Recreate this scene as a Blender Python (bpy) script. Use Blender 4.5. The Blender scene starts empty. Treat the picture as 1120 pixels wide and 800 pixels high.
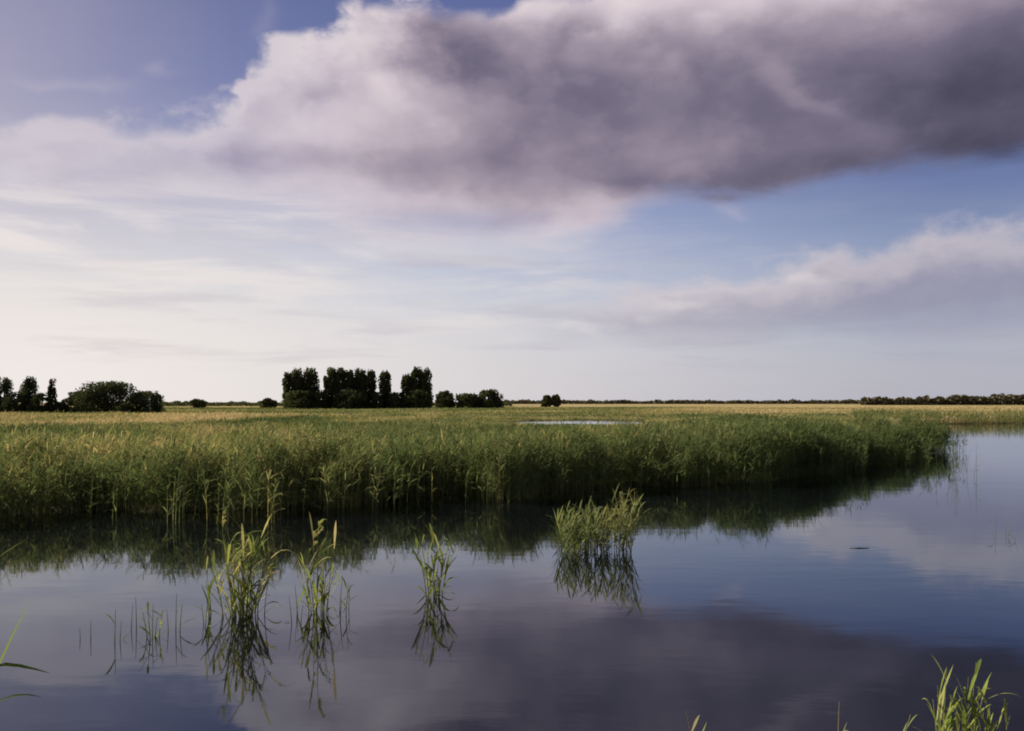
import bpy, math, random
import numpy as np
from mathutils import Vector

random.seed(7)
RNG = np.random.default_rng(11)
scene = bpy.context.scene
COL = scene.collection

# ------------------------------------------------------------------ layout
F = 970.0            # focal length in photograph pixels (photograph 1120 wide)
CX, HZ = 560.0, 440.0
EYE = 3.4            # eye height above the water


def at(px, d, z=0.0):
    return Vector(((px - CX) / F * d, d, z))


def on_water(px, py):
    d = F * EYE / (py - HZ)
    return at(px, d)


def S(r, g, b):
    f = lambda c: (c / 255 / 12.92) if c <= 10.3 else ((c / 255 + 0.055) / 1.055) ** 2.4
    return (f(r), f(g), f(b))


def tag(o, label=None, cat=None, group=None, kind=None):
    if label: o['label'] = label
    if cat: o['category'] = cat
    if group: o['group'] = group
    if kind: o['kind'] = kind
    return o


def empty(name, loc):
    o = bpy.data.objects.new(name, None)
    o.empty_display_size = 0.3
    o.location = loc
    COL.objects.link(o)
    return o


def mesh_obj(name, verts, faces, mat, parent=None, loc=None, smooth=False):
    me = bpy.data.meshes.new(name)
    me.from_pydata([tuple(v) for v in verts], [], faces)
    me.materials.append(mat)
    if smooth:
        me.polygons.foreach_set('use_smooth', [True] * len(me.polygons))
    me.update()
    o = bpy.data.objects.new(name, me)
    COL.objects.link(o)
    if parent: o.parent = parent
    if loc is not None: o.location = loc
    return o


def quads_obj(name, V, Q, mat, tone=None, parent=None):
    """V (n,3) array, Q (m,4) index array, tone (m,) one value per face"""
    me = bpy.data.meshes.new(name)
    V = np.ascontiguousarray(V, dtype=np.float32)
    Q = np.ascontiguousarray(Q, dtype=np.int32)
    me.vertices.add(len(V)); me.vertices.foreach_set('co', V.ravel())
    me.loops.add(Q.size); me.loops.foreach_set('vertex_index', Q.ravel())
    me.polygons.add(len(Q))
    me.polygons.foreach_set('loop_start', np.arange(len(Q), dtype=np.int32) * 4)
    me.polygons.foreach_set('loop_total', np.full(len(Q), 4, dtype=np.int32))
    if tone is not None:
        a = me.attributes.new('tone', 'FLOAT', 'FACE')
        a.data.foreach_set('value', np.ascontiguousarray(tone, dtype=np.float32))
    me.materials.append(mat)
    me.update(calc_edges=True)
    o = bpy.data.objects.new(name, me)
    COL.objects.link(o)
    if parent: o.parent = parent
    return o


# value noise on arrays ---------------------------------------------------
def vnoise(x, y, seed=0):
    xi = np.floor(x).astype(np.int64); yi = np.floor(y).astype(np.int64)
    fx = x - xi; fy = y - yi
    fx = fx * fx * (3 - 2 * fx); fy = fy * fy * (3 - 2 * fy)

    def h(a, b):
        n = (a * 374761393 + b * 668265263 + seed * 974711) & 0x7fffffff
        n = ((n ^ (n >> 13)) * 1274126177) & 0x7fffffff
        n = (n ^ (n >> 16)) & 0xffff
        return n / 65535.0
    return ((h(xi, yi) * (1 - fx) + h(xi + 1, yi) * fx) * (1 - fy)
            + (h(xi, yi + 1) * (1 - fx) + h(xi + 1, yi + 1) * fx) * fy)


def fbm(x, y, seed=0, o=3):
    s = 0; a = 0.5; t = 0
    for k in range(o):
        s = s + a * vnoise(x, y, seed + k * 17); t += a
        x = x * 2.03; y = y * 2.03; a *= 0.5
    return s / t


def sstep(a, b, x):
    t = np.clip((x - a) / (b - a), 0, 1)
    return t * t * (3 - 2 * t)


# ------------------------------------------------------------------ node helper
class E:
    """arithmetic on node sockets"""
    nt = None

    def __init__(self, s): self.s = s

    @staticmethod
    def m(op, *a, clamp=False):
        n = E.nt.nodes.new('ShaderNodeMath'); n.operation = op; n.use_clamp = clamp
        for i, v in enumerate(a):
            if isinstance(v, E): E.nt.links.new(v.s, n.inputs[i])
            else: n.inputs[i].default_value = float(v)
        return E(n.outputs[0])

    def __add__(s, o): return E.m('ADD', s, o)
    __radd__ = __add__
    def __sub__(s, o): return E.m('SUBTRACT', s, o)
    def __rsub__(s, o): return E.m('SUBTRACT', o, s)
    def __mul__(s, o): return E.m('MULTIPLY', s, o)
    __rmul__ = __mul__
    def __truediv__(s, o): return E.m('DIVIDE', s, o)
    def __rtruediv__(s, o): return E.m('DIVIDE', o, s)
    def min(s, o): return E.m('MINIMUM', s, o)
    def max(s, o): return E.m('MAXIMUM', s, o)
    def clamp(s): return E.m('ADD', s, 0.0, clamp=True)
    def exp(s): return E.m('EXPONENT', s)

    def ss(s, a, b):
        n = E.nt.nodes.new('ShaderNodeMapRange'); n.interpolation_type = 'SMOOTHSTEP'
        E.nt.links.new(s.s, n.inputs[0])
        for i, v in ((1, a), (2, b)):
            if isinstance(v, E): E.nt.links.new(v.s, n.inputs[i])
            else: n.inputs[i].default_value = v
        return E(n.outputs[0])

    def curve(s, pts, x0, x1, y0, y1):
        """piecewise linear y(x) through a colour ramp"""
        t = (s - x0) / (x1 - x0)
        n = E.nt.nodes.new('ShaderNodeValToRGB'); cr = n.color_ramp
        cr.interpolation = 'LINEAR'
        while len(cr.elements) < len(pts): cr.elements.new(0.5)
        for e, (x, y) in zip(cr.elements, pts): e.position = 0
        for e, (x, y) in zip(list(cr.elements), pts):
            pass
        pts = sorted(pts)
        for i, (x, y) in enumerate(pts):
            v = (y - y0) / (y1 - y0)
            cr.elements[i].position = (x - x0) / (x1 - x0) if i == 0 else max((x - x0) / (x1 - x0), cr.elements[i - 1].position)
            cr.elements[i].color = (v, v, v, 1)
        E.nt.links.new(t.s, n.inputs[0])
        return E(n.outputs[0]) * (y1 - y0) + y0


def vec(x, y, z):
    n = E.nt.nodes.new('ShaderNodeCombineXYZ')
    for i, v in enumerate((x, y, z)):
        if isinstance(v, E): E.nt.links.new(v.s, n.inputs[i])
        else: n.inputs[i].default_value = v
    return n.outputs[0]


def noise(v, scale, detail=5, rough=0.5, dist=0.0):
    n = E.nt.nodes.new('ShaderNodeTexNoise')
    E.nt.links.new(v, n.inputs['Vector'])
    n.inputs['Scale'].default_value = scale
    n.inputs['Detail'].default_value = detail
    n.inputs['Roughness'].default_value = rough
    n.inputs['Distortion'].default_value = dist
    return E(n.outputs[0])


def mix(f, a, b, mode='MIX'):
    n = E.nt.nodes.new('ShaderNodeMix'); n.data_type = 'RGBA'; n.blend_type = mode
    n.clamp_factor = True
    for i, v in ((0, f), (6, a), (7, b)):
        if isinstance(v, E): E.nt.links.new(v.s, n.inputs[i])
        elif isinstance(v, (int, float)): n.inputs[i].default_value = v
        elif isinstance(v, tuple): n.inputs[i].default_value = (*v[:3], 1)
        else: E.nt.links.new(v, n.inputs[i])
    return n.outputs[2]


def ramp(f, stops):
    n = E.nt.nodes.new('ShaderNodeValToRGB'); cr = n.color_ramp
    while len(cr.elements) < len(stops): cr.elements.new(0.999)
    for i, (p, c) in enumerate(stops):
        cr.elements[i].position = p; cr.elements[i].color = (*c, 1)
    E.nt.links.new(f.s if isinstance(f, E) else f, n.inputs[0])
    return n.outputs[0]


# ------------------------------------------------------------------ sun and sky
SUN_AZ, SUN_EL = math.radians(-60), math.radians(32)
sv = Vector((math.sin(SUN_AZ) * math.cos(SUN_EL), math.cos(SUN_AZ) * math.cos(SUN_EL), math.sin(SUN_EL)))
sl = bpy.data.lights.new('sun', 'SUN')
sl.energy = 5.0; sl.angle = math.radians(0.5); sl.color = (1.0, 0.86, 0.66)
so = bpy.data.objects.new('sun', sl)
so.rotation_euler = sv.to_track_quat('Z', 'Y').to_euler()
so.location = sv * 200
COL.objects.link(so)

world = bpy.data.worlds.new('World'); scene.world = world
world.use_nodes = True
nt = world.node_tree; nt.nodes.clear(); E.nt = nt
STR = 0.1
EXPO = 1.0
GAIN = 2 ** EXPO


def mrad(px, py):
    dx = px - CX; dy = HZ - py
    return 1000 * math.atan2(dx, F), 1000 * math.atan2(dy, math.hypot(F, dx))


def build_sky():
    tc = nt.nodes.new('ShaderNodeTexCoord')
    sp = nt.nodes.new('ShaderNodeSeparateXYZ'); nt.links.new(tc.outputs['Generated'], sp.inputs[0])
    X, Y, Z = (E(sp.outputs[i]) for i in range(3))
    A = E.m('ARCTAN2', X, Y) * 1000.0
    EL = E.m('ARCSINE', Z) * 1000.0
    D = vec(X, Y, Z * 1.7)
    Dflat = vec(X, Y, Z * 6.0)
    n1 = noise(D, 5.0, 7, 0.55)
    n2 = noise(vec(X + 7.3, Y - 3.1, Z * 1.7 + 5.0), 5.0, 7, 0.55)
    nbig = noise(vec(X - 2.3, Y + 4.1, Z * 1.9 + 1.0), 2.6, 3, 0.5)
    nfine = noise(vec(X + 1.3, Y + 9.1, Z * 1.6 - 2.0), 13.0, 6, 0.6)
    nstreak = noise(Dflat, 7.0, 6, 0.55, 0.3)
    Aw = A + (n1 - 0.5) * 150.0
    Ew = EL + (n2 - 0.5) * 90.0

    def g(px, py, rx, ry, rot=0.0, a=None, e=None):
        a0, e0 = mrad(px, py)
        da = (a if a is not None else Aw) - a0; de = (e if e is not None else Ew) - e0
        if rot:
            c, s = math.cos(rot), math.sin(rot)
            da, de = da * c + de * s, de * c - da * s
        qx = da / (rx * 0.97); qy = de / (ry * 0.97)
        return (0.0 - (qx * qx + qy * qy)).exp()

    # ---- clear sky: Nishita, graded towards the violet blue of the film
    sky = nt.nodes.new('ShaderNodeTexSky'); sky.sky_type = 'NISHITA'
    sky.sun_disc = False; sky.sun_elevation = SUN_EL; sky.sun_rotation = SUN_AZ
    sky.air_density = 1.0; sky.dust_density = 1.2; sky.ozone_density = 1.6
    t = (EL / 450.0).clamp()
    grade = ramp(t, [(0.0, (0.72, 0.66, 0.80)), (0.25, (0.70, 0.69, 0.88)), (0.55, (0.66, 0.56, 0.76)), (1.0, (0.48, 0.42, 0.62))])
    base = mix(1.0, sky.outputs[0], grade, 'MULTIPLY')
    base = mix(1.0, base, (1.18 / GAIN, 1.20 / GAIN, 1.18 / GAIN), 'MULTIPLY')
    base = mix(1.0, base, mix(A.ss(-620.0, 150.0), (0.56, 0.62, 0.64), (1.0, 1.02, 1.02)), 'MULTIPLY')
    base = mix(1.0, base, mix(A.ss(180.0, 480.0), (1.0, 1.0, 1.0), (0.74, 0.80, 0.88)), 'MULTIPLY')
    k = 1 / STR / GAIN
    C = lambda r, gg, b: tuple(c * k for c in S(r, gg, b))
    # ---- white veil over the horizon, brighter towards the sun on the left
    lr = (A + 560.0).ss(0.0, 1150.0)
    veil_col = mix(lr, C(240, 233, 228), C(194, 194, 208))
    veil_a = (EL + (nstreak - 0.5) * 70.0 + lr * 70.0).ss(345.0, 45.0)
    veil_a = (veil_a * (1.0 - lr * 0.25)).clamp()
    base = mix(veil_a, base, veil_col)
    base = mix((g(-120, 60, 240, 150) * 0.60).clamp(), base, C(182, 174, 190))
    # thin streaks
    st = nstreak.ss(0.50, 0.72) * EL.ss(10.0, 80.0) * EL.ss(240.0, 110.0) * 0.40
    base = mix(st, base, mix(lr, C(236, 228, 226), C(200, 196, 208)))
    # pale layered cloud over the left and the middle
    ly = noise(vec(X + 3.0, Y, Z * 7.0 + 1.0), 4.5, 6, 0.58, 0.4)
    lya = ly.ss(0.40, 0.62) * (g(120, 260, 420, 70) + g(520, 335, 260, 34) * 0.7).clamp() * 0.85
    base = mix(lya, base, mix(lr, C(238, 230, 226), C(212, 208, 212)))
    lyg = noise(vec(X - 5.0, Y + 2.0, Z * 9.0), 4.0, 6, 0.58, 0.4).ss(0.50, 0.68) * EL.ss(20.0, 60.0) * EL.ss(230.0, 130.0)
    base = mix(lyg * 0.5, base, mix(lr, C(206, 199, 204), C(165, 165, 184)))
    # ---- low cloud bank on the right
    P = lambda l: [mrad(px_, py_) for px_, py_ in l]
    top2 = P([(560, 346), (640, 332), (700, 320), (765, 318), (830, 305), (900, 300), (965, 287), (1010, 263), (1060, 250), (1120, 243), (1300, 205), (1900, 200)])
    lt = (A + (n1 - 0.5) * 70.0).curve(top2, -100.0, 1000.0, 0.0, 300.0)
    d2 = lt - EL + 14.0 + (n2 - 0.5) * 60.0 + (nfine - 0.5) * 95.0
    b2 = EL - 96.0 - (A - 300.0) * 0.012 + (nstreak - 0.5) * 60.0 + (n1 - 0.5) * 20.0
    lo_a = (d2.ss(-8.0, 26.0) * b2.ss(-44.0, 14.0) * A.ss(-20.0, 190.0) * A.ss(1500.0, 900.0)).clamp()
    lo_sh = (d2 + (n1 - 0.5) * 40.0).ss(62.0, 4.0) * 0.9 + (nfine - 0.5) * 0.5 + A.ss(420.0, 120.0) * 0.35
    base = mix(lo_a * 0.88, base, mix(lo_sh.clamp(), C(150, 149, 170), C(206, 197, 203)))
    # small puffs in the gap and top left
    pf = (g(823, 285, 9, 8) + g(800, 218, 14, 9) + g(60, 86, 40, 5) + g(175, 78, 12, 7) + g(120, 88, 40, 5)
          + g(285, 25, 14, 16) * 0.6)
    base = mix((pf * (nfine + 0.25)).clamp() * 0.30, base, C(196, 188, 204))
    pf2 = (g(690, 342, 34, 6) + g(735, 330, 40, 7) + g(668, 362, 26, 5) + g(640, 356, 20, 4) + g(860, 300, 30, 6) + g(823, 285, 8, 7))
    base = mix((pf2 * nfine.ss(0.35, 0.6)).clamp() * 0.55, base, C(226, 220, 220))
    # ---- the big cloud
    P = lambda l: [mrad(x, y) for x, y in l]
    top = P([(-900, 170), (-250, 150), (0, 150), (80, 140), (150, 130), (225, 128), (250, 108), (262, 74), (290, 52), (330, 36),
             (372, 8), (400, -6), (470, -14), (560, -10), (640, -16), (720, -40), (900, -160), (1120, -330), (1500, -500)])
    bot = P([(-900, 190), (-250, 190), (0, 190), (80, 204), (200, 214), (330, 228), (450, 242), (550, 252), (640, 252), (690, 226),
             (750, 210), (820, 202), (900, 194), (1000, 184), (1120, 166), (1500, 120)])
    a0, a1 = -1100.0, 1100.0
    Aw2 = A + (n1 - 0.5) * 110.0 + (nfine - 0.5) * 40.0
    vo = nt.nodes.new('ShaderNodeTexVoronoi'); vo.feature = 'SMOOTH_F1'
    vo.inputs['Scale'].default_value = 15.0; vo.inputs['Smoothness'].default_value = 0.45
    vo.inputs['Detail'].default_value = 1.0; vo.inputs['Roughness'].default_value = 0.5
    nt.links.new(vec(X + (n1 - 0.5) * 0.16, Y + (n2 - 0.5) * 0.16, Z * 1.5 + (nfine - 0.5) * 0.10), vo.inputs['Vector'])
    bil = 0.72 - E(vo.outputs['Distance'])
    tc_ = Aw2.curve(top, a0, a1, 0.0, 900.0)
    bc_ = A.curve(bot, a0, a1, 0.0, 900.0)
    dt = tc_ - EL + (n2 - 0.5) * 80.0 + (nfine - 0.5) * 50.0 + bil * 26.0
    db = EL - bc_ + (n1 - 0.5) * 70.0 + (nstreak - 0.5) * 50.0
    soft_b = A.ss(-450.0, 260.0) * -60.0 + 76.0        # ragged at left, cut off clean at right
    al = dt.ss(-7.0, 18.0) * db.ss(soft_b * -1.0, soft_b)
    tail = 1.0 - A.ss(-120.0, -420.0) * 0.45
    fr = A.ss(-1500.0, -700.0)
    al = (al * tail * fr).clamp()
    # thickness of the cloud = how much light it keeps out
    dk = (g(800, 115, 330, 95) * 0.57 + g(1140, 120, 180, 140) * 0.62 + g(590, 95, 130, 50) * 0.22
          + g(500, 165, 150, 36) * 0.22 + g(490, 48, 60, 26) * 0.34 + g(280, 180, 170, 20) * 0.20 + g(340, 97, 40, 22) * 0.26
          + g(110, 184, 90, 14) * 0.10 + g(540, 238, 170, 22) * 0.26 + g(960, 186, 240, 24) * 0.26 + g(740, 205, 120, 20) * 0.15 - g(560, 8, 110, 14) * 0.12 - g(705, 14, 45, 18) * 0.30 - g(860, 5, 90, 30) * 0.14 + g(620, 10, 250, 40) * 0.14
          + g(600, 198, 170, 28) * 0.10 - g(885, 98, 60, 14, -0.6) * 0.16 - g(640, 232, 120, 20) * 0.10
          + (n1 - 0.5) * 0.32 + (nfine - 0.5) * 0.24 + (nbig - 0.5) * 0.12 + 0.05 - bil * 0.07 - bil * dt.ss(150.0, 20.0) * 0.26 - dt.ss(70.0, 0.0) * A.ss(60.0, -120.0) * 0.08)
    dk = dk - dt.ss(50.0, 0.0) * 0.14
    dk = dk.clamp()
    ccol = ramp(dk, [(0.0, C(230, 218, 220)), (0.22, C(206, 193, 202)), (0.45, C(164, 152, 167)),
                     (0.68, C(119, 112, 132)), (0.86, C(92, 88, 108)), (1.0, C(70, 68, 88))])
    base = mix(al, base, ccol)
    # overhead and behind, unseen: broken grey cloud, darkened to keep the reed front dark
    back = (Y.ss(0.25, -0.25).max(EL.ss(560.0, 800.0))) * n1.ss(0.30, 0.5)
    base = mix(back * 0.92, base, C(86, 84, 98))
    # below the horizon (never seen past the ground sheet)
    base = mix(EL.ss(-4.0, -30.0), base, C(90, 88, 80))
    bg = nt.nodes.new('ShaderNodeBackground'); bg.inputs[1].default_value = STR
    nt.links.new(base, bg.inputs[0])
    out = nt.nodes.new('ShaderNodeOutputWorld'); nt.links.new(bg.outputs[0], out.inputs[0])


build_sky()
try:
    world.cycles.sampling_method = 'MANUAL'; world.cycles.sample_map_resolution = 512
except Exception:
    pass


# ------------------------------------------------------------------ materials
def new_mat(name):
    m = bpy.data.materials.new(name); m.use_nodes = True
    m.node_tree.nodes.clear(); E.nt = m.node_tree
    return m, m.node_tree


def finish(ntm, shader):
    o = ntm.nodes.new('ShaderNodeOutputMaterial'); ntm.links.new(shader, o.inputs[0])


def leafy(name, stops, trans=0.35, patch=None, gloss=0.0):
    """thin leaves: colour from a per-leaf tone, diffuse + light through the leaf"""
    m, t = new_mat(name)
    at_ = t.nodes.new('ShaderNodeAttribute'); at_.attribute_name = 'tone'
    f = E(at_.outputs['Fac'])
    if patch:
        g = t.nodes.new('ShaderNodeNewGeometry')
        f = (f + (noise(g.outputs['Position'], patch, 3, 0.6) - 0.5) * 0.45).clamp()
    c = ramp(f, stops)
    d = t.nodes.new('ShaderNodeBsdfDiffuse'); t.links.new(c, d.inputs[0])
    tr = t.nodes.new('ShaderNodeBsdfTranslucent')
    t.links.new(mix(1.0, c, (1.15, 1.12, 0.8), 'MULTIPLY'), tr.inputs[0])
    mx = t.nodes.new('ShaderNodeMixShader'); mx.inputs[0].default_value = trans
    t.links.new(d.outputs[0], mx.inputs[1]); t.links.new(tr.outputs[0], mx.inputs[2])
    gl = t.nodes.new('ShaderNodeBsdfGlossy'); gl.inputs['Roughness'].default_value = 0.45
    gl.inputs[0].default_value = (0.5, 0.5, 0.5, 1)
    lw = t.nodes.new('ShaderNodeFresnel'); lw.inputs[0].default_value = 1.35
    m2 = t.nodes.new('ShaderNodeMixShader')
    t.links.new((E(lw.outputs[0]) * gloss * 3).clamp().s, m2.inputs[0])
    t.links.new(mx.outputs[0], m2.inputs[1]); t.links.new(gl.outputs[0], m2.inputs[2])
    finish(t, m2.outputs[0])
    return m


REED = [(0.0, (0.052, 0.080, 0.036)), (0.35, (0.130, 0.172, 0.080)), (0.6, (0.255, 0.250, 0.120)), (0.8, (0.380, 0.322, 0.185)), (1.0, (0.50, 0.41, 0.27))]
M_reed = leafy('reed_leaf_material', REED, 0.38, 0.35)
M_sedge = leafy('marsh_sedge_material', REED, 0.30, 0.05)
M_clump = leafy('water_reed_material', [(0.0, (0.05, 0.085, 0.03)), (0.4, (0.13, 0.18, 0.06)), (0.7, (0.23, 0.265, 0.095)), (1.0, (0.36, 0.32, 0.20))], 0.4)
M_fresh = leafy('fresh_reed_material', [(0.0, (0.09, 0.135, 0.035)), (0.5, (0.19, 0.245, 0.065)), (1.0, (0.36, 0.37, 0.16))], 0.4)
M_tree = leafy('tree_foliage_material', [(0.0, (0.045, 0.062, 0.034)), (0.5, (0.070, 0.088, 0.046)), (1.0, (0.11, 0.12, 0.062))], 0.18, None, 0.0)
M_wood = leafy('far_foliage_material', [(0.0, (0.065, 0.066, 0.042)), (0.5, (0.095, 0.090, 0.060)), (1.0, (0.14, 0.125, 0.09))], 0.1, None, 0.0)  # distance haze put into the colour: paler than the nearer trees


def bark():
    m, t = new_mat('bark_material')
    tc = t.nodes.new('ShaderNodeTexCoord')
    n = noise(tc.outputs['Object'], 3.0, 5, 0.6)
    b = t.nodes.new('ShaderNodeBsdfPrincipled')
    t.links.new(ramp(n, [(0.3, (0.05, 0.04, 0.03)), (0.7, (0.12, 0.10, 0.08))]), b.inputs['Base Color'])
    b.inputs['Roughness'].default_value = 0.9
    finish(t, b.outputs[0]); return m


M_bark = bark()


def ground_mat():
    m, t = new_mat('marsh_ground_material')
    g = t.nodes.new('ShaderNodeNewGeometry')
    sp = t.nodes.new('ShaderNodeSeparateXYZ'); t.links.new(g.outputs['Position'], sp.inputs[0])
    x, y, z = (E(sp.outputs[i]) for i in range(3))
    far = y.ss(150.0, 420.0)
    n = noise(vec(x * 0.012, y * 0.03, 0.0), 1.0, 4, 0.6)
    n2 = noise(vec(x * 0.002, y * 0.006, 3.0), 1.0, 3, 0.5)
    n3 = noise(vec(x * 0.9, y * 0.9, 0.0), 1.0, 5, 0.65)
    straw = ramp((n * 0.6 + n2 * 0.4 + (n3 - 0.5) * 0.25).clamp(), [(0.34, (0.10, 0.115, 0.04)), (0.46, (0.17, 0.15, 0.065)), (0.56, (0.30, 0.235, 0.12)), (0.7, (0.40, 0.31, 0.18))])
    near = ramp(n3, [(0.3, (0.025, 0.024, 0.014)), (0.7, (0.07, 0.068, 0.03))])
    c = mix(far, near, straw)
    c = mix(z.ss(0.02, -0.25), c, (0.016, 0.015, 0.012))
    b = t.nodes.new('ShaderNodeBsdfPrincipled'); t.links.new(c, b.inputs['Base Color'])
    b.inputs['Roughness'].default_value = 0.95
    b.inputs['Specular IOR Level'].default_value = 0.1
    bp = t.nodes.new('ShaderNodeBump'); bp.inputs['Strength'].default_value = 0.5; bp.inputs['Distance'].default_value = 0.1
    t.links.new(n3.s, bp.inputs['Height']); t.links.new(bp.outputs[0], b.inputs['Normal'])
    finish(t, b.outputs[0]); return m


def water_mat():
    m, t = new_mat('pond_water_material')
    g = t.nodes.new('ShaderNodeNewGeometry')
    sp = t.nodes.new('ShaderNodeSeparateXYZ'); t.links.new(g.outputs['Position'], sp.inputs[0])
    x, y = E(sp.outputs[0]), E(sp.outputs[1])
    wind = noise(vec(x * 0.05, y * 0.16, 0.0), 1.0, 3, 0.5).ss(0.42, 0.72)
    rip = noise(vec(x * 1.2, y * 2.6, 0.0), 1.0, 3, 0.5)
    swell = noise(vec(x * 0.35, y * 0.7, 4.0), 1.0, 2, 0.5)
    hgt = rip * (wind * 0.0022 + 0.0008) + swell * 0.0035
    bp = t.nodes.new('ShaderNodeBump'); bp.inputs['Strength'].default_value = 1.0; bp.inputs['Distance'].default_value = 1.0
    t.links.new(hgt.s, bp.inputs['Height'])
    d = t.nodes.new('ShaderNodeBsdfDiffuse'); d.inputs[0].default_value = (0.003, 0.004, 0.006, 1)
    gl = t.nodes.new('ShaderNodeBsdfGlossy'); gl.inputs['Roughness'].default_value = 0.035
    gl.inputs[0].default_value = (0.88, 0.93, 1.0, 1)
    fr = t.nodes.new('ShaderNodeFresnel'); fr.inputs[0].default_value = 1.75
    for s in (gl, fr): t.links.new(bp.outputs[0], s.inputs['Normal'])
    mx = t.nodes.new('ShaderNodeMixShader')
    t.links.new(fr.outputs[0], mx.inputs[0]); t.links.new(d.outputs[0], mx.inputs[1]); t.links.new(gl.outputs[0], mx.inputs[2])
    finish(t, mx.outputs[0]); return m


# ------------------------------------------------------------------ ground and water
def wl(px, b):
    d = F * EYE / b
    return ((px - CX) / F * d, d)


shore = [(-75, 30), wl(-400, 128), wl(-150, 124), wl(0, 127), wl(140, 124), wl(300, 117), wl(420, 111), wl(500, 105), wl(560, 101),
         wl(700, 95), wl(800, 91), wl(880, 85), wl(930, 77), wl(966, 70), wl(986, 63), wl(994, 56), wl(992, 49), wl(988, 40),
         wl(990, 32), wl(966, 27.5), wl(975, 25.5), wl(1030, 24.3), wl(1120, 23.6), wl(1300, 22.8), (170, 150)]
near_bank = [(185, 60), (120, 12), (60, 7.5), (20, 6.2), (6, 6.6), (0, 6.3), (-6, 6.6), (-20, 6.2), (-50, 8), (-80, 18)]
POND = np.array(shore + near_bank)
POOL = np.array([wl(540, 23.2), wl(600, 25.6), wl(660, 26.8), wl(695, 25.6), wl(706, 22.6), wl(695, 20.4), wl(640, 19.6), wl(580, 20.4)])


def poly_sd(x, y, P):
    """signed distance, positive outside the polygon"""
    d = np.full(x.shape, 1e9); ins = np.zeros(x.shape, bool)
    for i in range(len(P)):
        ax, ay = P[i]; bx, by = P[(i + 1) % len(P)]
        ex, ey = bx - ax, by - ay
        t = np.clip(((x - ax) * ex + (y - ay) * ey) / (ex * ex + ey * ey), 0, 1)
        d = np.minimum(d, np.hypot(x - ax - t * ex, y - ay - t * ey))
        c = ((ay > y) != (by > y)) & (x < (bx - ax) * (y - ay) / ((by - ay) if by != ay else 1e-9) + ax)
        ins ^= c
    return np.where(ins, -d, d)


def land_sd(x, y):
    w = (fbm(x * 0.22, y * 0.22, 15) - 0.5) * 4.5 + (fbm(x * 0.5, y * 0.5, 5) - 0.5) * 1.6 + (fbm(x * 0.16, y * 0.16, 9) - 0.5) * 3.2 * sstep(10, 25, y)
    return np.minimum(poly_sd(x, y, POND) + w, poly_sd(x, y, POOL))


def build_ground():
    nx, ny = 420, 420
    u = np.linspace(-1, 1, nx); v = np.linspace(0, 1, ny)
    xs = 60 * u + 140 * u ** 3 + 6000 * np.sign(u) * np.abs(u) ** 9
    ys = -40 + 130 * v + 160 * v ** 3 + 9000 * v ** 10
    Xg, Yg = np.meshgrid(xs, ys)
    sd = land_sd(Xg, Yg)
    z = -0.6 + 0.72 * sstep(-1.6, 0.9, sd)
    z += sstep(0, 3, sd) * (fbm(Xg * 0.3, Yg * 0.3, 3) - 0.5) * 0.12
    z = np.where(Yg < 8, z + 1.6 * sstep(6.3, 1.6, Yg) * sstep(0, 2.5, sd), z)
    V = np.stack([Xg.ravel(), Yg.ravel(), z.ravel()], 1)
    i = (np.arange(ny - 1)[:, None] * nx + np.arange(nx - 1)[None, :]).ravel()
    Q = np.stack([i, i + 1, i + nx + 1, i + nx], 1)
    o = quads_obj('ground', V, Q, ground_mat())
    o.data.polygons.foreach_set('use_smooth', [True] * len(o.data.polygons))
    tag(o, 'flat marsh ground of peat and dry grass reaching to the horizon', 'ground', kind='structure')


build_ground()
wv = [(-110, -5, 0), (220, -5, 0), (220, 175, 0), (-110, 175, 0)]
w = mesh_obj('water', wv, [(0, 1, 2, 3)], water_mat())
tag(w, 'calm dark water of the pond mirroring the clouds', 'water', kind='structure')


# ------------------------------------------------------------------ mass vegetation
def in_view(x, y, m=0.06):
    return np.abs(x / np.maximum(y, 1)) < (560 / F + m)


def ribbons(P, W, side):
    """P (n,k,3) centre lines, W (n,k) half widths, side (n,3) -> V, Q"""
    n, k, _ = P.shape
    L = P - side[:, None, :] * W[:, :, None]
    R = P + side[:, None, :] * W[:, :, None]
    V = np.stack([L, R], 2).reshape(-1, 3)
    base = (np.arange(n) * k * 2)[:, None] + (np.arange(k - 1) * 2)[None, :]
    b = base.ravel()
    return V, np.stack([b, b + 1, b + 3, b + 2], 1)


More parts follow.
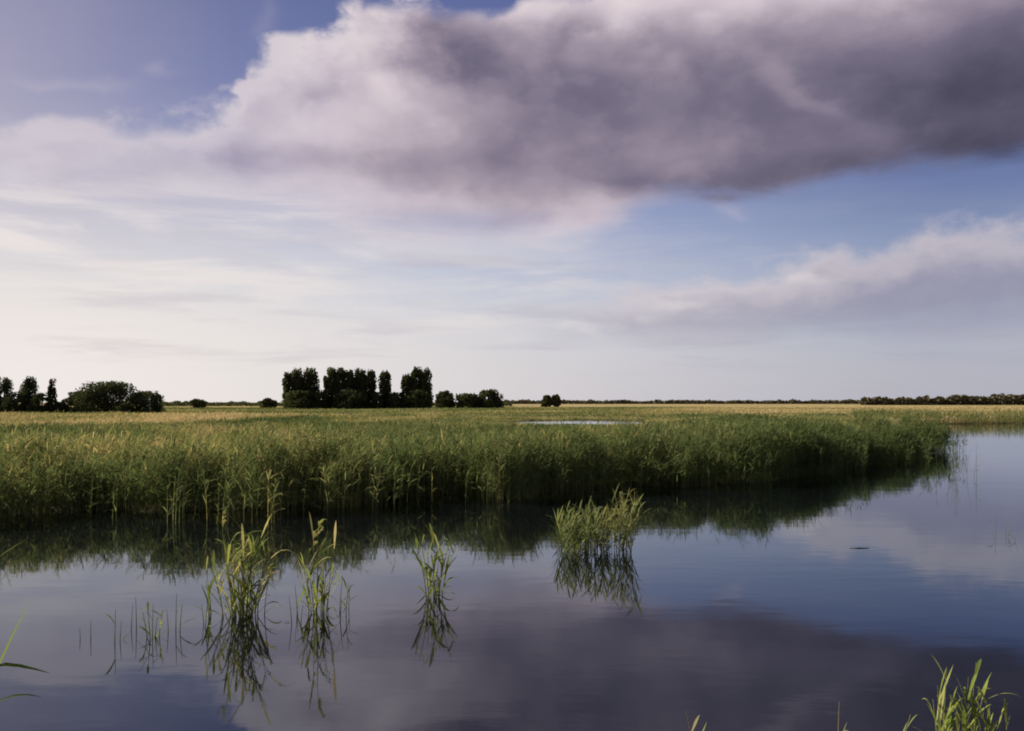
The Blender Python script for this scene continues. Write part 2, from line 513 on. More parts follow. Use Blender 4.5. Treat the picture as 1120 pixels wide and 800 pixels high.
def grow(x, y, z, h, tone, wmul, nleaf, wind=(0.5, -0.1), nstem=4, leaf_len=(0.35, 0.65), lean=0.10):
    """reed plants: a stem and nleaf arching leaves each"""
    n = len(x)
    a = RNG.uniform(0, 2 * np.pi, n)
    ln = np.abs(RNG.normal(0, lean, n)) * h * np.where(RNG.uniform(0, 1, n) < 0.07, 3.5, 1.0)
    lx = np.cos(a) * ln + wind[0] * 0.10 * h; ly = np.sin(a) * ln + wind[1] * 0.10 * h
    t = np.linspace(0, 1, nstem)
    def stem(tt):
        return np.stack([x[:, None] + lx[:, None] * tt ** 1.8, y[:, None] + ly[:, None] * tt ** 1.8,
                         z[:, None] + h[:, None] * tt], 2)
    P = stem(np.broadcast_to(t, (n, nstem)))
    sa = RNG.uniform(-0.9, 0.9, n)
    side = np.stack([np.cos(sa), np.sin(sa), np.zeros(n)], 1)
    W = (0.006 * wmul)[:, None] * (1 - 0.75 * t)[None, :]
    Vs, Qs = ribbons(P, W, side)
    allV, allQ, allT = [Vs], [Qs], [np.repeat(np.clip(tone + 0.12, 0, 1), nstem - 1)]
    off = len(Vs)
    for j in range(nleaf):
        f = np.clip(RNG.uniform(0.22, 0.98, n), 0, 1)
        p0 = stem(f[:, None])[:, 0, :]
        az = RNG.normal(0, 1.9, n)            # biased down-wind
        dx, dy = np.cos(az), np.sin(az)
        L = RNG.uniform(*leaf_len, n) * (0.75 + 0.25 * h / 2.0)
        up = RNG.uniform(0.35, 1.25, n)
        tt = np.array([0, 0.35, 0.7, 1.0])
        hor = tt[None, :] * (L * np.cos(up))[:, None]
        ver = (L * np.sin(up))[:, None] * tt[None, :] - (L * 0.42)[:, None] * (tt ** 2.2)[None, :] * RNG.uniform(0.2, 1.5, n)[:, None]
        P = np.stack([p0[:, 0:1] + dx[:, None] * hor, p0[:, 1:2] + dy[:, None] * hor, p0[:, 2:3] + ver], 2)
        tw = az + np.pi / 2 + RNG.normal(0, 0.5, n)
        side = np.stack([np.cos(tw), np.sin(tw), RNG.normal(0, 0.35, n)], 1)
        W = (0.0135 * wmul * RNG.uniform(0.7, 1.25, n))[:, None] * np.array([0.55, 1.0, 0.72, 0.06])[None, :]
        V, Q = ribbons(P, W, side)
        allV.append(V); allQ.append(Q + off); off += len(V)
        allT.append(np.repeat(np.clip(tone + RNG.normal(0, 0.10, n), 0, 1), 3))
    return np.concatenate(allV), np.concatenate(allQ), np.concatenate(allT)


def straw_field(x, y):
    """how dry the vegetation is at a place, 0 green .. 1 straw"""
    d = y
    s = 0.22 + (fbm(x * 0.06, y * 0.03, 21) - 0.5) * 1.5 + (fbm(x * 0.25, y * 0.12, 27) - 0.5) * 0.7
    s = s + 0.27 * sstep(36, 90, d) + 0.15 * sstep(110, 260, d)
    px = CX + F * x / np.maximum(y, 1)
    s = s + 0.35 * np.exp(-((px - 310) / 45) ** 2) * sstep(38, 50, d) * sstep(110, 60, d)
    s = s + 0.25 * np.exp(-((px - 215) / 50) ** 2) * sstep(45, 60, d)
    s = s + 0.30 * np.exp(-((px - 740) / 50) ** 2) * sstep(42, 52, d) * sstep(90, 60, d)
    s = s + 0.30 * np.exp(-((px - 955) / 30) ** 2) * sstep(54, 60, d) * sstep(90, 75, d)
    s = s - 0.22 * np.exp(-((px - 870) / 80) ** 2) * sstep(60, 80, d)
    s = s - 0.18 * np.exp(-((px - 640) / 70) ** 2) * sstep(80, 120, d) * sstep(200, 170, d)
    return s


def merge_build(name, parts, mat, label, cat):
    V = []; Q = []; T = []; off = 0
    for v, q, t in parts:
        V.append(v); Q.append(q + off); T.append(t); off += len(v)
    o = quads_obj(name, np.concatenate(V), np.concatenate(Q), mat, np.concatenate(T))
    return tag(o, label, cat, kind='stuff')


# front reed fringe
def pts(n, y0, y1, m=0.08, power=1.0):
    y = y0 + (y1 - y0) * RNG.uniform(0, 1, n) ** power
    x = RNG.uniform(-1, 1, n) * (560 / F + m) * y
    return x, y


parts = []
x, y = pts(330000, 24, 66)
k = RNG.uniform(0, 1, len(x)) < y / 66
x, y = x[k], y[k]
sd = land_sd(x, y)
clumpy = 0.42 + 0.58 * sstep(0.36, 0.58, fbm(x * 0.75, y * 0.6, 81, 2))
keep = (RNG.uniform(0, 1, len(x)) < clumpy) & ((sd > -0.4) | ((sd > -2.2) & (RNG.uniform(0, 1, len(x)) < 0.16 * sstep(-2.2, -0.4, sd)))) & (sd < 9.5) & (RNG.uniform(0, 1, len(x)) < sstep(9.5, 2.0, sd) * 0.72 + 0.12)
x, y, sd = x[keep], y[keep], sd[keep]
h = 1.80 + (fbm(x * 0.75, y * 0.6, 81, 2) - 0.5) * 1.1 + (fbm(x * 0.30, y * 0.25, 31) - 0.5) * 1.3 + (fbm(x * 1.5, y * 1.2, 33) - 0.5) * 0.8 + RNG.normal(0, 0.15, len(x))
h *= 0.72 + 0.28 * sstep(-1.5, 1.5, sd)
dead = RNG.uniform(0, 1, len(x)) < 0.07
dead &= sd > 0.6
tone = np.where(dead, 0.45, 0.0) + 0.20 + (straw_field(x, y) - 0.3) * 0.45 + RNG.normal(0, 0.12, len(x)) + 0.10 * sstep(2, 6, sd)
print('fringe plants', len(x))
parts.append(grow(x, y, np.zeros(len(x)) - 0.1, h + 0.1, np.clip(tone, 0, 1), RNG.uniform(0.85, 1.4, len(x)), 8, lean=0.06))
merge_build('reed_bed', parts, M_reed, 'tall green reed bed standing along the near edge of the marsh point', 'reeds')

# inland sedge and lower reeds, 35 .. 170 m
parts = []
x, y = pts(125000, 32, 190, 0.05, 0.8)
sd = land_sd(x, y)
keep = sd > np.where(y < 100, 4.0, 0.4)
x, y, sd = x[keep], y[keep], sd[keep]
px = CX + F * x / y
h = 1.40 - 0.45 * sstep(50, 120, y) + (fbm(x * 0.16, y * 0.12, 41) - 0.5) * 1.2 + RNG.normal(0, 0.12, len(x))
pool_gap = sstep(500, 560, px) * sstep(760, 700, px) * sstep(60, 95, y)
h = h * (1 - np.where(y > 115, 0.86, 0.5) * pool_gap)
h = np.where((y < 110) & (sd < 8), np.maximum(h, 1.35 + RNG.normal(0, 0.15, len(x))), h)
h = np.clip(h, 0.12, 2.1)
tone = np.clip(straw_field(x, y) + RNG.normal(0, 0.12, len(x)), 0, 1)
wm = 1.2 + y / 75
parts.append(grow(x, y, np.zeros(len(x)), h, tone, wm, 3, nstem=3, leaf_len=(0.4, 0.8), lean=0.14))
merge_build('marsh_grass', parts, M_sedge, 'mixed green and straw coloured marsh grass behind the reed edge', 'marsh grass')

# far bank reeds beyond the channel on the right, and far rough grass
parts = []
x, y = pts(60000, 118, 190, 0.05)
sd = land_sd(x, y); px = CX + F * x / y
keep = (px > 930) & (sd > -0.4) & (sd < 16)
x, y, sd = x[keep], y[keep], sd[keep]
h = 2.0 + (fbm(x * 0.10, y * 0.10, 51) - 0.5) * 1.1 + RNG.normal(0, 0.15, len(x)) - 0.5 * sstep(5, 14, sd)
tone = np.clip(0.30 + (fbm(x * 0.05, y * 0.05, 53) - 0.5) * 0.5 + 0.5 * sstep(4, 10, sd) + RNG.normal(0, 0.1, len(x)), 0, 1)
parts.append(grow(x, y, np.zeros(len(x)), h, tone, np.full(len(x), 3.0), 3, nstem=3, lean=0.08))
merge_build('far_reeds', parts, M_reed, 'low strip of far reeds along the opposite bank at right', 'reeds')

parts = []
x, y = pts(90000, 180, 520, 0.03, 0.9)
px = CX + F * x / y
h = 0.55 + (fbm(x * 0.03, y * 0.03, 61) - 0.5) * 0.9 + RNG.normal(0, 0.1, len(x)); h = np.clip(h, 0.2, 1.3)
tone = np.clip(0.42 + (fbm(x * 0.014, y * 0.03, 63) - 0.5) * 1.4 + (fbm(x * 0.05, y * 0.05, 67) - 0.5) * 0.5 + 0.40 * sstep(640, 800, px) + RNG.normal(0, 0.12, len(x)), 0, 1)
parts.append(grow(x, y, np.zeros(len(x)), h, tone, 2.5 + y / 70, 2, nstem=3, leaf_len=(0.5, 1.0), lean=0.2))
merge_build('meadow_grass', parts, M_sedge, 'dry tan meadow grass spreading from the marsh to the distant trees', 'meadow grass')


# ------------------------------------------------------------------ trees
def cards(C, size, tone):
    """randomly turned leaf-clump faces at the points C"""
    n = len(C)
    a = RNG.normal(0, 1, (n, 3)); a /= np.linalg.norm(a, axis=1)[:, None]
    b = np.cross(a, RNG.normal(0, 1, (n, 3))); b /= np.linalg.norm(b, axis=1)[:, None]
    s = size[:, None]
    V = np.stack([C - a * s, C + b * s * 0.6, C + a * s, C - b * s * 0.6], 1).reshape(-1, 3)
    Q = np.arange(n * 4).reshape(-1, 4)
    return V, Q, tone


def crown_pts(kind, H, R, n, ncl):
    """leaf positions gathered in clumps inside a crown outline"""
    out = []; tn = []
    t0 = 0.03
    for i in range(ncl):
        t = RNG.uniform(t0, 0.97)
        if kind == 'poplar': r = R * min(1, (1.02 - t) / 0.24) ** 0.5 * min(1, 0.85 + t)
        else: r = R * math.sqrt(max(0.02, 1 - ((t - 0.30) / 0.72) ** 2))
        rr = r * math.sqrt(RNG.uniform(0.12, 1)) * 0.86; a = RNG.uniform(0, 2 * math.pi)
        c = np.array([rr * math.cos(a), rr * math.sin(a), t * H])
        cr = RNG.uniform(0.18, 0.36) * R if kind != 'poplar' else RNG.uniform(0.2, 0.42) * R
        m = n // ncl
        q = RNG.normal(0, 1, (m, 3)); q /= np.linalg.norm(q, axis=1)[:, None]
        q *= (RNG.uniform(0.35, 1.0, m) ** 0.5 * cr)[:, None]
        q[:, 2] *= 2.4 if kind == 'poplar' else 0.8
        p = c + q
        p[:, 2] = np.maximum(p[:, 2], 0.05 * H * RNG.uniform(0.2, 1, m)); p = p[p[:, 2] < H * (1.0 + 0.06 * RNG.uniform(-1, 1, len(p)))]; m = len(p)
        out.append(p); tn.append(np.clip(RNG.uniform(0.15, 0.85) + RNG.normal(0, 0.12, m), 0, 1))
    return np.concatenate(out), np.concatenate(tn)


def limb(p0, p1, r0, r1, n=6):
    p0 = np.array(p0, float); p1 = np.array(p1, float); d = p1 - p0; d /= np.linalg.norm(d)
    a = np.cross(d, [0.3, 0.9, 0.1]); a /= np.linalg.norm(a); b = np.cross(d, a)
    V = []
    for p, r in ((p0, r0), ((p0 + p1) / 2 + a * r0 * 0.4, (r0 + r1) / 2), (p1, r1)):
        for i in range(n):
            th = 2 * math.pi * i / n
            V.append(p + (a * math.cos(th) + b * math.sin(th)) * r)
    Fc = []
    for s in range(2):
        for i in range(n):
            j = (i + 1) % n
            Fc.append((s * n + i, s * n + j, (s + 1) * n + j, (s + 1) * n + i))
    return V, Fc


def tree(name, px, d, top_py, half_px, kind, label, cat, group):
    H = (HZ - top_py) * d / F + EYE
    R = half_px * d / F * (1.12 if kind == 'poplar' else 1.0)
    o = tag(empty(name, at(px, d, 0.05)), label, cat, group)
    V = []; Fc = []
    def add(v, f):
        k = len(V); V.extend(v); Fc.extend([tuple(i + k for i in q) for q in f])
    r = 0.018 * H + 0.08
    if kind == 'poplar':
        add(*limb((0, 0, -0.3), (0.1, 0, H * 0.55), r, r * 0.55)); add(*limb((0.1, 0, H * 0.54), (0, 0.1, H * 0.93), r * 0.55, 0.03))
        for i in range(9):
            a = i * 2.4; z = H * (0.12 + 0.07 * i)
            add(*limb((0, 0, z), (R * .6 * math.cos(a), R * .6 * math.sin(a), z + H * 0.2), r * .35, 0.02))
    else:
        add(*limb((0, 0, -0.3), (0.1, 0, H * 0.35), r * 1.2, r * 0.9))
        for i in range(8):
            a = i * 2.4 + 0.4; z = H * (0.12 + 0.03 * i)
            add(*limb((0, 0, z), (R * .65 * math.cos(a), R * .65 * math.sin(a), H * (0.45 + 0.05 * (i % 5))), r * .5, 0.03))
    mesh_obj('trunk', V, Fc, M_bark, o)
    n = int(np.clip((420 if d > 300 else 700) * H * R / 4, 2600, 14000)); ncl = int(np.clip(26 + H * R * 0.9, 36, 170))
    C, tn = crown_pts(kind, H, R, n, ncl)
    c = quads_obj('crown', *cards(C, RNG.uniform(0.22, 0.55, len(C)) * d / 400 * 1.1, tn)[:2], M_tree, tn, o)
    return o


G1 = 'tall trees in the far central row'
for px, tp, hw, lb in [
        (315, 408, 6, 'dark upright tree at the left end of the central far row'),
        (326, 405, 7, 'second dark upright tree from the left end of the central far row'),
        (340, 404, 8, 'dark upright tree just left of the first gap in the central far row'),
        (362, 404, 7, 'dark upright tree just right of the first gap in the central far row'),
        (372, 404, 7, 'second dark upright tree right of the first gap in the central far row'),
        (383, 406, 6, 'dark upright tree in the middle of the widest clump of the central far row'),
        (394, 404, 7, 'last but one dark upright tree of the widest clump in the central far row'),
        (405, 406, 6, 'dark upright tree at the right end of the widest clump in the central far row'),
        (421, 407, 6, 'slim pointed tree standing alone between the widest clump and the last trees of the row'),
        (445, 411, 6, 'shorter dark tree on the left side of the last tall trees of the central row'),
        (455, 403, 7, 'tall dark tree next to the right end of the central far row'),
        (465, 404, 7, 'tall dark tree closing the right end of the central far row')]:
    tree('poplar_tree', px, 400, tp, hw, 'poplar', lb, 'tree', G1)
G2 = 'shrubs at the foot of the central tree row'
for px, tp, hw, lb in [
        (351, 428, 9, 'low dark shrub filling the first gap of the central tree row'),
        (412, 430, 8, 'low dark shrub left of the slim pointed tree'),
        (434, 430, 12, 'low dark shrub between the slim pointed tree and the last tall trees'),
        (385, 427, 22, 'wide dark undergrowth shrub below the widest clump of trees'),
        (330, 428, 20, 'wide dark undergrowth shrub below the three leftmost trees of the row'),
        (458, 428, 16, 'dark undergrowth shrub below the last tall trees of the row')]:
    tree('shrub', px, 394, tp, hw, 'bush', lb, 'shrub', G2)
G3 = 'bushes right of the central tree row'
for px, tp, hw, lb in [
        (487, 428, 11, 'small round dark bush first to the right of the tall tree row'),
        (511, 431, 16, 'low flat bush between the round bush and the larger one on its right'),
        (535, 427, 15, 'larger rounded dark bush farthest right beside the central row')]:
    tree('bush', px, 420, tp, hw, 'bush', lb, 'bush', G3)
G4 = 'tiny pair of bushes on the horizon'
tree('bush', 598, 560, 433, 6, 'bush', 'left one of a tiny pair of bushes on the horizon near the centre', 'bush', G4)
tree('bush', 608, 560, 432, 6, 'bush', 'right one of a tiny pair of bushes on the horizon near the centre', 'bush', G4)
G5 = 'upright trees at the far left'
for px, tp, hw, lb in [
        (4, 414, 8, 'dark upright tree cut by the left edge of the photograph'),
        (32, 414, 8, 'dark upright tree in the middle of three at the far left'),
        (57, 416, 5, 'narrow pointed dark tree, the right one of three at the far left')]:
    tree('poplar_tree', px, 250, tp, hw, 'poplar', lb, 'tree', G5)
G6 = 'shrubs below the far left trees'
for px, tp, hw, lb in [
        (18, 429, 14, 'dark shrub between the edge tree and the middle upright tree at far left'),
        (46, 431, 14, 'dark shrub between the middle upright tree and the narrow pointed one'),
        (66, 440, 9, 'low shrub between the narrow pointed tree and the domed tree')]:
    tree('shrub', px, 246, tp, hw, 'bush', lb, 'shrub', G6)
G7 = 'rounded trees at the left'
tree('round_tree', 118, 250, 419, 36, 'bush', 'wide domed dark tree, the largest rounded crown at the left', 'tree', G7)
tree('round_tree', 86, 252, 429, 17, 'bush', 'lower dark tree against the left flank of the domed tree', 'tree', G7)
tree('round_tree', 160, 252, 429, 21, 'bush', 'flat topped dark tree against the right flank of the domed tree', 'tree', G7)
G8 = 'lone low bushes on the left horizon'
tree('bush', 217, 420, 437, 10, 'bush', 'lone low bush on the horizon right of the domed tree', 'bush', G8)
tree('bush', 294, 420, 436, 9, 'bush', 'lone low bush just left of the tall central tree row', 'bush', G8)


def belt(name, pxs, d, prof, n, size, label, mat, tone=(0.2, 0.8)):
    px = RNG.uniform(pxs[0], pxs[1], n)
    H = prof(px) * (0.45 + 0.9 * fbm(px * 0.15, px * 0, 71, 4))
    z = RNG.uniform(0, 1, n) ** 0.8 * H
    dd = d + RNG.uniform(0, 40, n)
    C = np.stack([(px - CX) / F * dd, dd, z], 1)
    V, Q, t = cards(C, np.full(n, size) * RNG.uniform(0.6, 1.3, n), RNG.uniform(*tone, n))
    o = quads_obj(name, V, Q, mat, t)
    tag(o, label, 'woodland', kind='stuff')


belt('woodland', (540, 1160), 1500, lambda p: np.full(p.shape, 6.0), 9000, 2.6, 'thin dark line of far woodland along the horizon', M_wood)
belt('woodland', (942, 1170), 950, lambda p: 8.5 + 3.5 * sstep(1035, 1050, p) - 2.0 * sstep(1095, 1100, p) * sstep(1112, 1105, p), 9000, 1.7, 'higher strip of far woodland at the right edge of the horizon', M_wood)
belt('hedge', (176, 560), 700, lambda p: np.full(p.shape, 3.6), 5000, 1.2, 'low dark hedge line on the left horizon', M_tree)


# ------------------------------------------------------------------ reed clumps standing in the water
def leaf_mesh(pts_, wid, side):
    """V shaped leaf blade: three vertices across"""
    V = []; Fc = []
    n = len(pts_)
    for i, p in enumerate(pts_):
        w_ = wid[i]
        V += [p - side * w_ + Vector((0, 0, w_ * 0.35)), p, p + side * w_ + Vector((0, 0, w_ * 0.35))]
    for i in range(n - 1):
        a = i * 3
        Fc += [(a, a + 1, a + 4, a + 3), (a + 1, a + 2, a + 5, a + 4)]
    return V, Fc


def set_tone(o, v):
    a = o.data.attributes.new('tone', 'FLOAT', 'FACE')
    a.data.foreach_set('value', [v] * len(o.data.polygons))


def add_leaf(parent, p0, az, L, up, droop, wid, tone, mat, collect=None):
    n = 7; P = []; Wd = []
    for i in range(n):
        t = i / (n - 1)
        hor = L * math.cos(up) * t
        ver = L * math.sin(up) * t - droop * L * t ** 2.3
        P.append(Vector((p0[0] + math.cos(az) * hor, p0[1] + math.sin(az) * hor, p0[2] + ver)))
        Wd.append(wid * (0.45 + 1.1 * t if t < 0.5 else 1.0 * (1 - ((t - 0.5) / 0.5) ** 1.6) + 0.03))
    s = Vector((-math.sin(az + random.gauss(0, .3)), math.cos(az), random.uniform(-0.3, 0.3)))
    V, Fc = leaf_mesh(P, Wd, s)
    if collect is not None:
        collect.append((V, Fc)); return None
    o = mesh_obj('leaf', V, Fc, mat, parent, smooth=True)
    set_tone(o, tone)
    return o


def add_stem(root, x, y, h, lx, ly, tone, mat, nleaf, leaf_len, rad=0.008, head=False, up=(0.6, 1.2), wid=0.014, low=0.25, joined=False):
    """one stalk: tube with leaves as its sub-parts; coordinates local to the clump"""
    n = 8; sides = 5; V = []; Fc = []
    c = lambda t: Vector((x + lx * t ** 1.9, y + ly * t ** 1.9, -0.25 + (h + 0.25) * t))
    for i in range(n):
        t = i / (n - 1); p = c(t); r = rad * (1 - 0.7 * t)
        for k in range(sides):
            th = 2 * math.pi * k / sides
            V.append(p + Vector((math.cos(th) * r, math.sin(th) * r, 0)))
    for i in range(n - 1):
        for k in range(sides):
            j = (k + 1) % sides
            Fc.append((i * sides + k, i * sides + j, (i + 1) * sides + j, (i + 1) * sides + k))
    st = mesh_obj('stem', V, Fc, mat, root, smooth=True)
    set_tone(st, min(1, tone + 0.15))
    got = [] if joined else None
    for j in range(nleaf):
        f = low + (0.97 - low) * (j + random.uniform(0.1, 0.9)) / nleaf
        az = random.gauss(0, 0.9) + (math.pi if random.random() < 0.45 else 0)
        add_leaf(st, c(f), az, random.uniform(*leaf_len), random.uniform(*up), random.uniform(0.05, 0.6), wid * random.uniform(0.75, 1.2),
                 min(1, max(0, tone + random.gauss(0, 0.16))), mat, got)
    if joined and got:
        V = []; Fc = []
        for v, f in got:
            k = len(V); V += v; Fc += [tuple(i + k for i in q) for q in f]
        set_tone(mesh_obj('foliage', V, Fc, mat, st, smooth=True), tone)
    if head:
        p = c(1.0); q = []
        for k in range(18):
            a = random.uniform(0, 6.28); L = random.uniform(0.04, 0.09)
            b = p + Vector((0, 0, -random.uniform(0, 0.22)))
            e = b + Vector((math.cos(a) * L * 0.45 + 0.04, math.sin(a) * L * 0.45, L * 0.7))
            q.append((b, e))
        V = []; Fc = []
        for b, e in q:
            k = len(V); s = Vector((0.006, 0.004, 0))
            V += [b - s * 0.4, b + s * 0.4, e + s, e - s]; Fc.append((k, k + 1, k + 2, k + 3))
        hd = mesh_obj('seed_head', V, Fc, mat, st); set_tone(hd, 0.85)
    return st


GC = 'reed clumps standing in the water'


def clump(name, px, py, label, group=GC, d=None):
    loc = on_water(px, py) if d is None else at(px, d)
    o = tag(empty(name, loc), label, 'reeds', group)
    o['_s'] = 0
    s = loc.y / F                       # metres per photograph pixel there
    del o['_s']
    return o, s


# A: the large yellow-green clump left of centre
o, s = clump('reed_clump', 266, 672, 'largest yellow green reed clump in the water, left of centre with one tall bent stalk')
for (dx, hpx, lean, nl) in [(-4, 112, -16, 4), (4, 92, 26, 6), (0, 84, 6, 6), (-8, 76, -10, 6), (6, 80, 14, 6), (-14, 70, -14, 5), (10, 66, 10, 5),
                            (-22, 60, -14, 4), (3, 74, 10, 6), (-5, 68, -6, 6), (8, 56, 16, 5), (-12, 42, -12, 5), (-1, 90, 30, 5), (-3, 60, -12, 5), (4, 88, 2, 6), (-9, 84, -4, 5), (12, 62, 20, 4), (1, 50, 8, 6), (-6, 40, -2, 6), (7, 44, 6, 6), (-16, 52, -16, 4), (16, 72, 10, 4), (-2, 66, -4, 6), (14, 48, 8, 4), (2, 58, 2, 6), (-10, 50, -6, 5), (-34, 56, -8, 3), (-40, 34, -4, 2), (24, 30, 5, 2)]:
    add_stem(o, dx * s + random.gauss(0, .02), random.uniform(-.25, .25), hpx * s, lean * s, random.uniform(-.2, .1), random.uniform(0.45, 0.8), M_clump, nl,
             (0.4, 0.85), 0.010, head=(hpx > 100), wid=0.022, up=(0.75, 1.42), low=0.12)
for dx, az, L in [(-30, math.pi, .5), (60 - 26, 0, .4)]:
    pass
# B: thin clump right of it
o, s = clump('reed_clump', 349, 668, 'thin sparse reed clump with two upright stalks, right of the largest clump')
for (dx, hpx, lean, nl) in [(0, 100, 4, 5), (-6, 84, -2, 4), (6, 72, 10, 4), (-10, 56, -5, 4), (10, 46, 9, 4), (-2, 60, -6, 5), (3, 40, 4, 4), (-4, 66, 3, 5), (8, 62, 2, 5), (1, 76, 8, 5), (-8, 44, -8, 5), (5, 34, 8, 5), (24, 40, 3, 3), (30, 26, 3, 2), (-22, 30, -2, 1)]:
    add_stem(o, dx * s, random.uniform(-.25, .25), hpx * s, lean * s, random.uniform(-.15, .1), random.uniform(0.4, 0.75), M_clump, nl,
             (0.35, 0.7), 0.009, head=(hpx > 80), wid=0.021, up=(0.75, 1.4), low=0.12)
# C: compact tuft near the middle
o, s = clump('reed_clump', 475, 652, 'compact bright green reed tuft in open water left of the picture centre')
for (dx, hpx, lean, nl) in [(0, 74, -2, 5), (-6, 66, -10, 5), (6, 64, 14, 5), (-10, 56, -12, 5), (9, 52, 16, 5), (2, 60, 4, 6), (-3, 50, -4, 6), (5, 40, 8, 5), (-8, 38, -8, 5), (0, 44, 0, 6)]:
    add_stem(o, dx * s * .8, random.uniform(-.2, .2), hpx * s, lean * s, random.uniform(-.15, .1), random.uniform(0.3, 0.75), M_clump, nl,
             (0.35, 0.65), 0.010, wid=0.025, up=(0.8, 1.42), low=0.1)
# D: broad tussock close to the reed bed
o, s = clump('reed_tussock', 650, 602, 'broad olive tussock of fine reeds in front of the reed bed, right of centre')
for i in range(96):
    u = random.uniform(-1, 1)
    hp = (36 + 8 * u + random.gauss(0, 5)) if u < 0.35 else (50 + random.gauss(0, 8))
    add_stem(o, u * 38 * s, random.uniform(-.6, .6), hp * s, (u * 9 + random.gauss(0, 4)) * s, random.uniform(-.15, .1), random.uniform(0.30, 0.52) - 0.06 * (u < 0), M_reed,
             5, (0.35, 0.7), 0.008, wid=0.019, up=(0.8, 1.4), low=0.15, joined=True)
# small sprouts at left
GS = 'small sprouts at the left of the water'
for px, py, lb, st in [
        (126, 702, 'thin dark sprout of two bare stems left of the small leafy tuft', [(0, 36, 1, 1), (3, 22, 2, 1)]),
        (166, 698, 'small leafy green tuft in the water left of the largest reed clump', [(0, 32, -3, 4), (-5, 28, -6, 3), (5, 30, 5, 4), (2, 22, 3, 3), (-2, 36, 1, 2)]),
        (142, 688, 'two faint hair thin stems between the bare sprout and the small leafy tuft', [(0, 26, 2, 0), (6, 34, -1, 1)]),
        (190, 690, 'three faint stems between the small leafy tuft and the slender leaning stems', [(0, 40, 1, 1), (-5, 24, -2, 0), (7, 30, 3, 1)]),
        (96, 700, 'faint pair of short stems farthest left among the sprouts', [(0, 20, 0, 0), (-9, 12, -1, 0)]),
        (226, 684, 'slender leaning stems just left of the largest reed clump', [(0, 44, 6, 2), (6, 30, -4, 1), (-4, 22, -3, 1)]),
        (320, 682, 'few short stems between the largest clump and the thin clump', [(0, 30, -4, 1), (10, 22, 3, 1), (4, 12, 1, 0)]),
        (378, 674, 'short stems just right of the thin sparse clump', [(0, 36, 3, 2), (-5, 20, 2, 1)])]:
    o, s = clump('reed_sprout', px, py, lb, GS)
    for (dx, hpx, lean, nl) in st:
        add_stem(o, dx * s, random.uniform(-.1, .1), hpx * s, lean * s, 0, random.uniform(0.25, 0.6), M_clump, nl, (0.2, 0.36), 0.009, wid=0.014)
GR = 'thin stems in the open water at right'
o, s = clump('reed_sprout', 1098, 588, 'faint scatter of thin stems near the right edge of the water', GR)
for i in range(7):
    add_stem(o, random.uniform(-22, 22) * s, random.uniform(-.6, .6), random.uniform(8, 26) * s, random.gauss(0, 4) * s, 0, random.uniform(.2, .5), M_clump, 1, (.15, .3), 0.006, wid=0.010)
o, s = clump('reed_sprout', 1047, 522, 'sparse thin reeds in the water off the tip of the reed bed', GR)
for i in range(12):
    add_stem(o, random.uniform(-9, 14) * s, random.uniform(-1.5, 1.5), random.uniform(20, 42) * s, random.gauss(0, 3) * s, 0, random.uniform(.1, .4), M_reed, 2, (.25, .45), 0.008, wid=0.013)

# foreground tufts at the near bank
GF = 'reeds of the near bank'
o, s = clump('reed_clump', 1050, 0, 'sunlit yellow green reed tuft cut by the bottom edge at right', GF, d=8.0)
for (dx, top, lean, nl) in [(-24, 766, -4, 2), (-14, 735, 3, 2), (-2, 764, -2, 3), (4, 760, 4, 3), (8, 748, 8, 3), (14, 726, 6, 2), (12, 770, 18, 2), (-6, 778, -8, 3), (2, 784, 6, 3), (20, 756, 14, 2), (-10, 760, -4, 3), (0, 750, 2, 3), (6, 772, 6, 3), (10, 758, 12, 3), (-4, 788, -3, 4), (16, 780, 12, 3), (-20, 752, -2, 2), (28, 790, 16, 2), (3, 740, 5, 2), (-18, 780, -8, 2), (36, 778, 10, 1)]:
    h = EYE - (top - HZ) / F * 8.0
    add_stem(o, dx * s, random.uniform(-.15, .15), h, lean * s, random.uniform(-.08, .08), random.uniform(.35, .75), M_fresh, nl + 1, (.28, .5), 0.007, up=(1.0, 1.4), wid=0.014, low=0.35)
# arching leaf
st = add_stem(o, 40 * s, 0, 0.62, 6 * s, 0, 0.7, M_fresh, 1, (.2, .3), 0.006)
add_leaf(st, Vector((26 * s, 0, .70)), 0.0, 0.42, 0.55, 0.45, 0.010, 0.85, M_fresh)
for px, top, ln, lb in [(916, 768, 1, 'single pale stem rising from the bottom edge left of the sunlit tuft'),
                        (982, 782, 7, 'single grey leaning stem close left of the sunlit tuft'),
                        (762, 778, -6, 'single leaning blade tip at the bottom edge right of the picture centre')]:
    o, s = clump('reed_stalk', px, 0, lb, GF, d=8.3)
    add_stem(o, 0, 0, EYE - (top - HZ) / F * 8.3, ln * s * 2, 0, 0.75, M_clump, 1, (.2, .3), 0.008, wid=0.012, low=0.5)
    add_leaf(o, Vector((0, 0, .15)), 0.3, .3, 1.2, .1, .01, .6, M_clump)
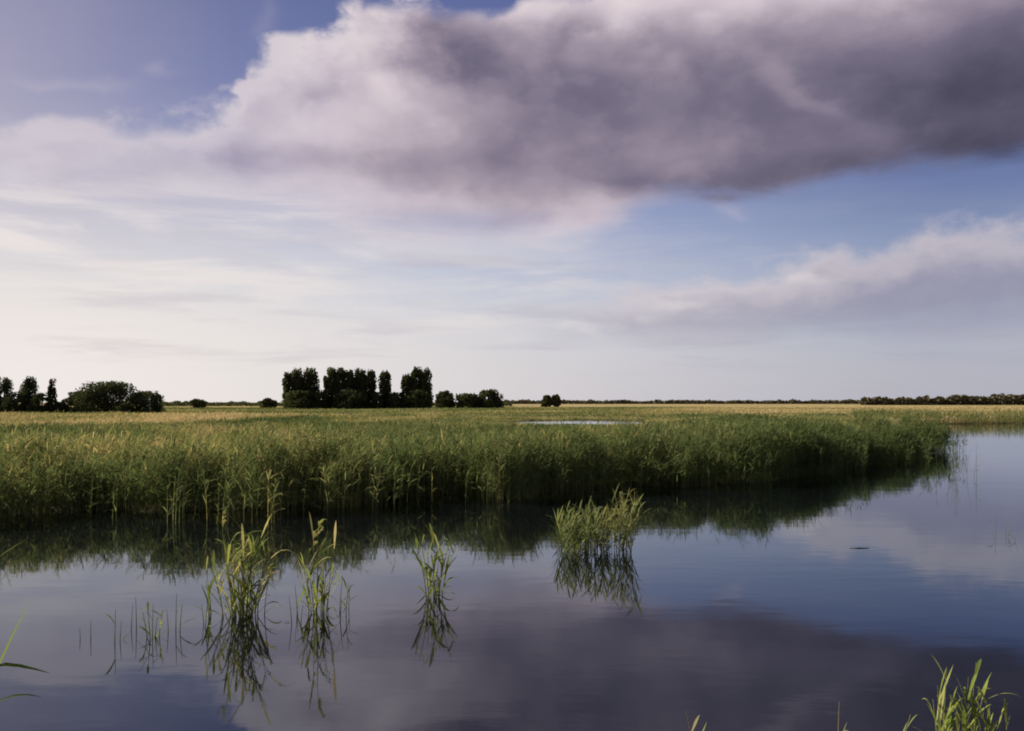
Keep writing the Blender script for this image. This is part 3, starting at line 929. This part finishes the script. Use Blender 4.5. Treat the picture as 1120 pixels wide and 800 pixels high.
# left edge clump
o, s = clump('reed_clump', -26, 0, 'long dark reed leaves reaching in from the left edge', GF, d=9.2)
D9 = 9.2
zz = lambda py: EYE - (py - HZ) / F * D9
st = add_stem(o, 0, 0, zz(640), -20 * s, 0, 0.35, M_clump, 3, (.3, .5), 0.009)
def path_leaf(parent, pts_px, wid, tone):
    P = [Vector(((px + 26) * s, 0.0 + 0.02 * i, zz(py))) for i, (px, py) in enumerate(pts_px)]
    n = len(P)
    Wd = [wid * max(0.06, math.sin(math.pi * (0.25 + 0.75 * i / (n - 1)))) for i in range(n)]
    V, Fc = leaf_mesh(P, Wd, Vector((0.25, 0.75, 0.45)))
    l = mesh_obj('leaf', V, Fc, M_clump, parent, smooth=True); set_tone(l, tone)
path_leaf(st, [(-30, 790), (-14, 752), (0, 722), (10, 698), (19, 678), (27, 656)], 0.034, 0.45)
path_leaf(st, [(-30, 745), (-14, 733), (2, 729), (18, 731), (34, 735), (50, 740)], 0.028, 0.15)
path_leaf(st, [(-34, 800), (-20, 780), (-6, 770), (10, 764), (26, 763), (40, 766)], 0.022, 0.2)  # dark blade shaped as the mirror image of the leaf above it
path_leaf(st, [(-30, 640), (-12, 618), (2, 606), (14, 598), (26, 590)], 0.012, 0.55)


# floating debris
def debris(px, py, label):
    loc = on_water(px, py); V = []; Fc = []
    for i in range(7):
        t = i / 6 - .5
        V += [(t * .45, -.010 * math.sin(i) - .01, -.004), (t * .45, .012 + .01 * math.cos(i * 2), -.004), (t * .45, 0.003, .018 - abs(t) * .02)]
    for i in range(6):
        a = i * 3
        for k in range(3):
            j = (k + 1) % 3
            Fc.append((a + k, a + j, a + 3 + j, a + 3 + k))
    o = mesh_obj('floating_twig', V, Fc, M_bark, None, loc)
    tag(o, label, 'twig')


debris(940, 600, 'thin dark twig floating on the open water at right')

# ------------------------------------------------------------------ camera
cam = bpy.data.cameras.new('camera'); cam.sensor_width = 36; cam.lens = 36 * F / 1120
cam.shift_y = (HZ - 400) / 1120
cam.clip_start = 0.1; cam.clip_end = 20000
co = bpy.data.objects.new('camera', cam); co.location = (0, 0, EYE); co.rotation_euler = (math.pi / 2, 0, 0)
COL.objects.link(co); scene.camera = co

scene.render.engine = 'CYCLES'
scene.cycles.max_bounces = 6; scene.cycles.diffuse_bounces = 3; scene.cycles.glossy_bounces = 3; scene.cycles.transmission_bounces = 3
scene.cycles.sample_clamp_indirect = 4
scene.cycles.use_denoising = True
scene.cycles.filter_width = 1.9
scene.render.resolution_x = 1024; scene.render.resolution_y = 731
vs = scene.view_settings
vs.view_transform = 'Standard'; vs.look = 'None'; vs.exposure = EXPO; vs.gamma = 1.0; vs.use_curve_mapping = False
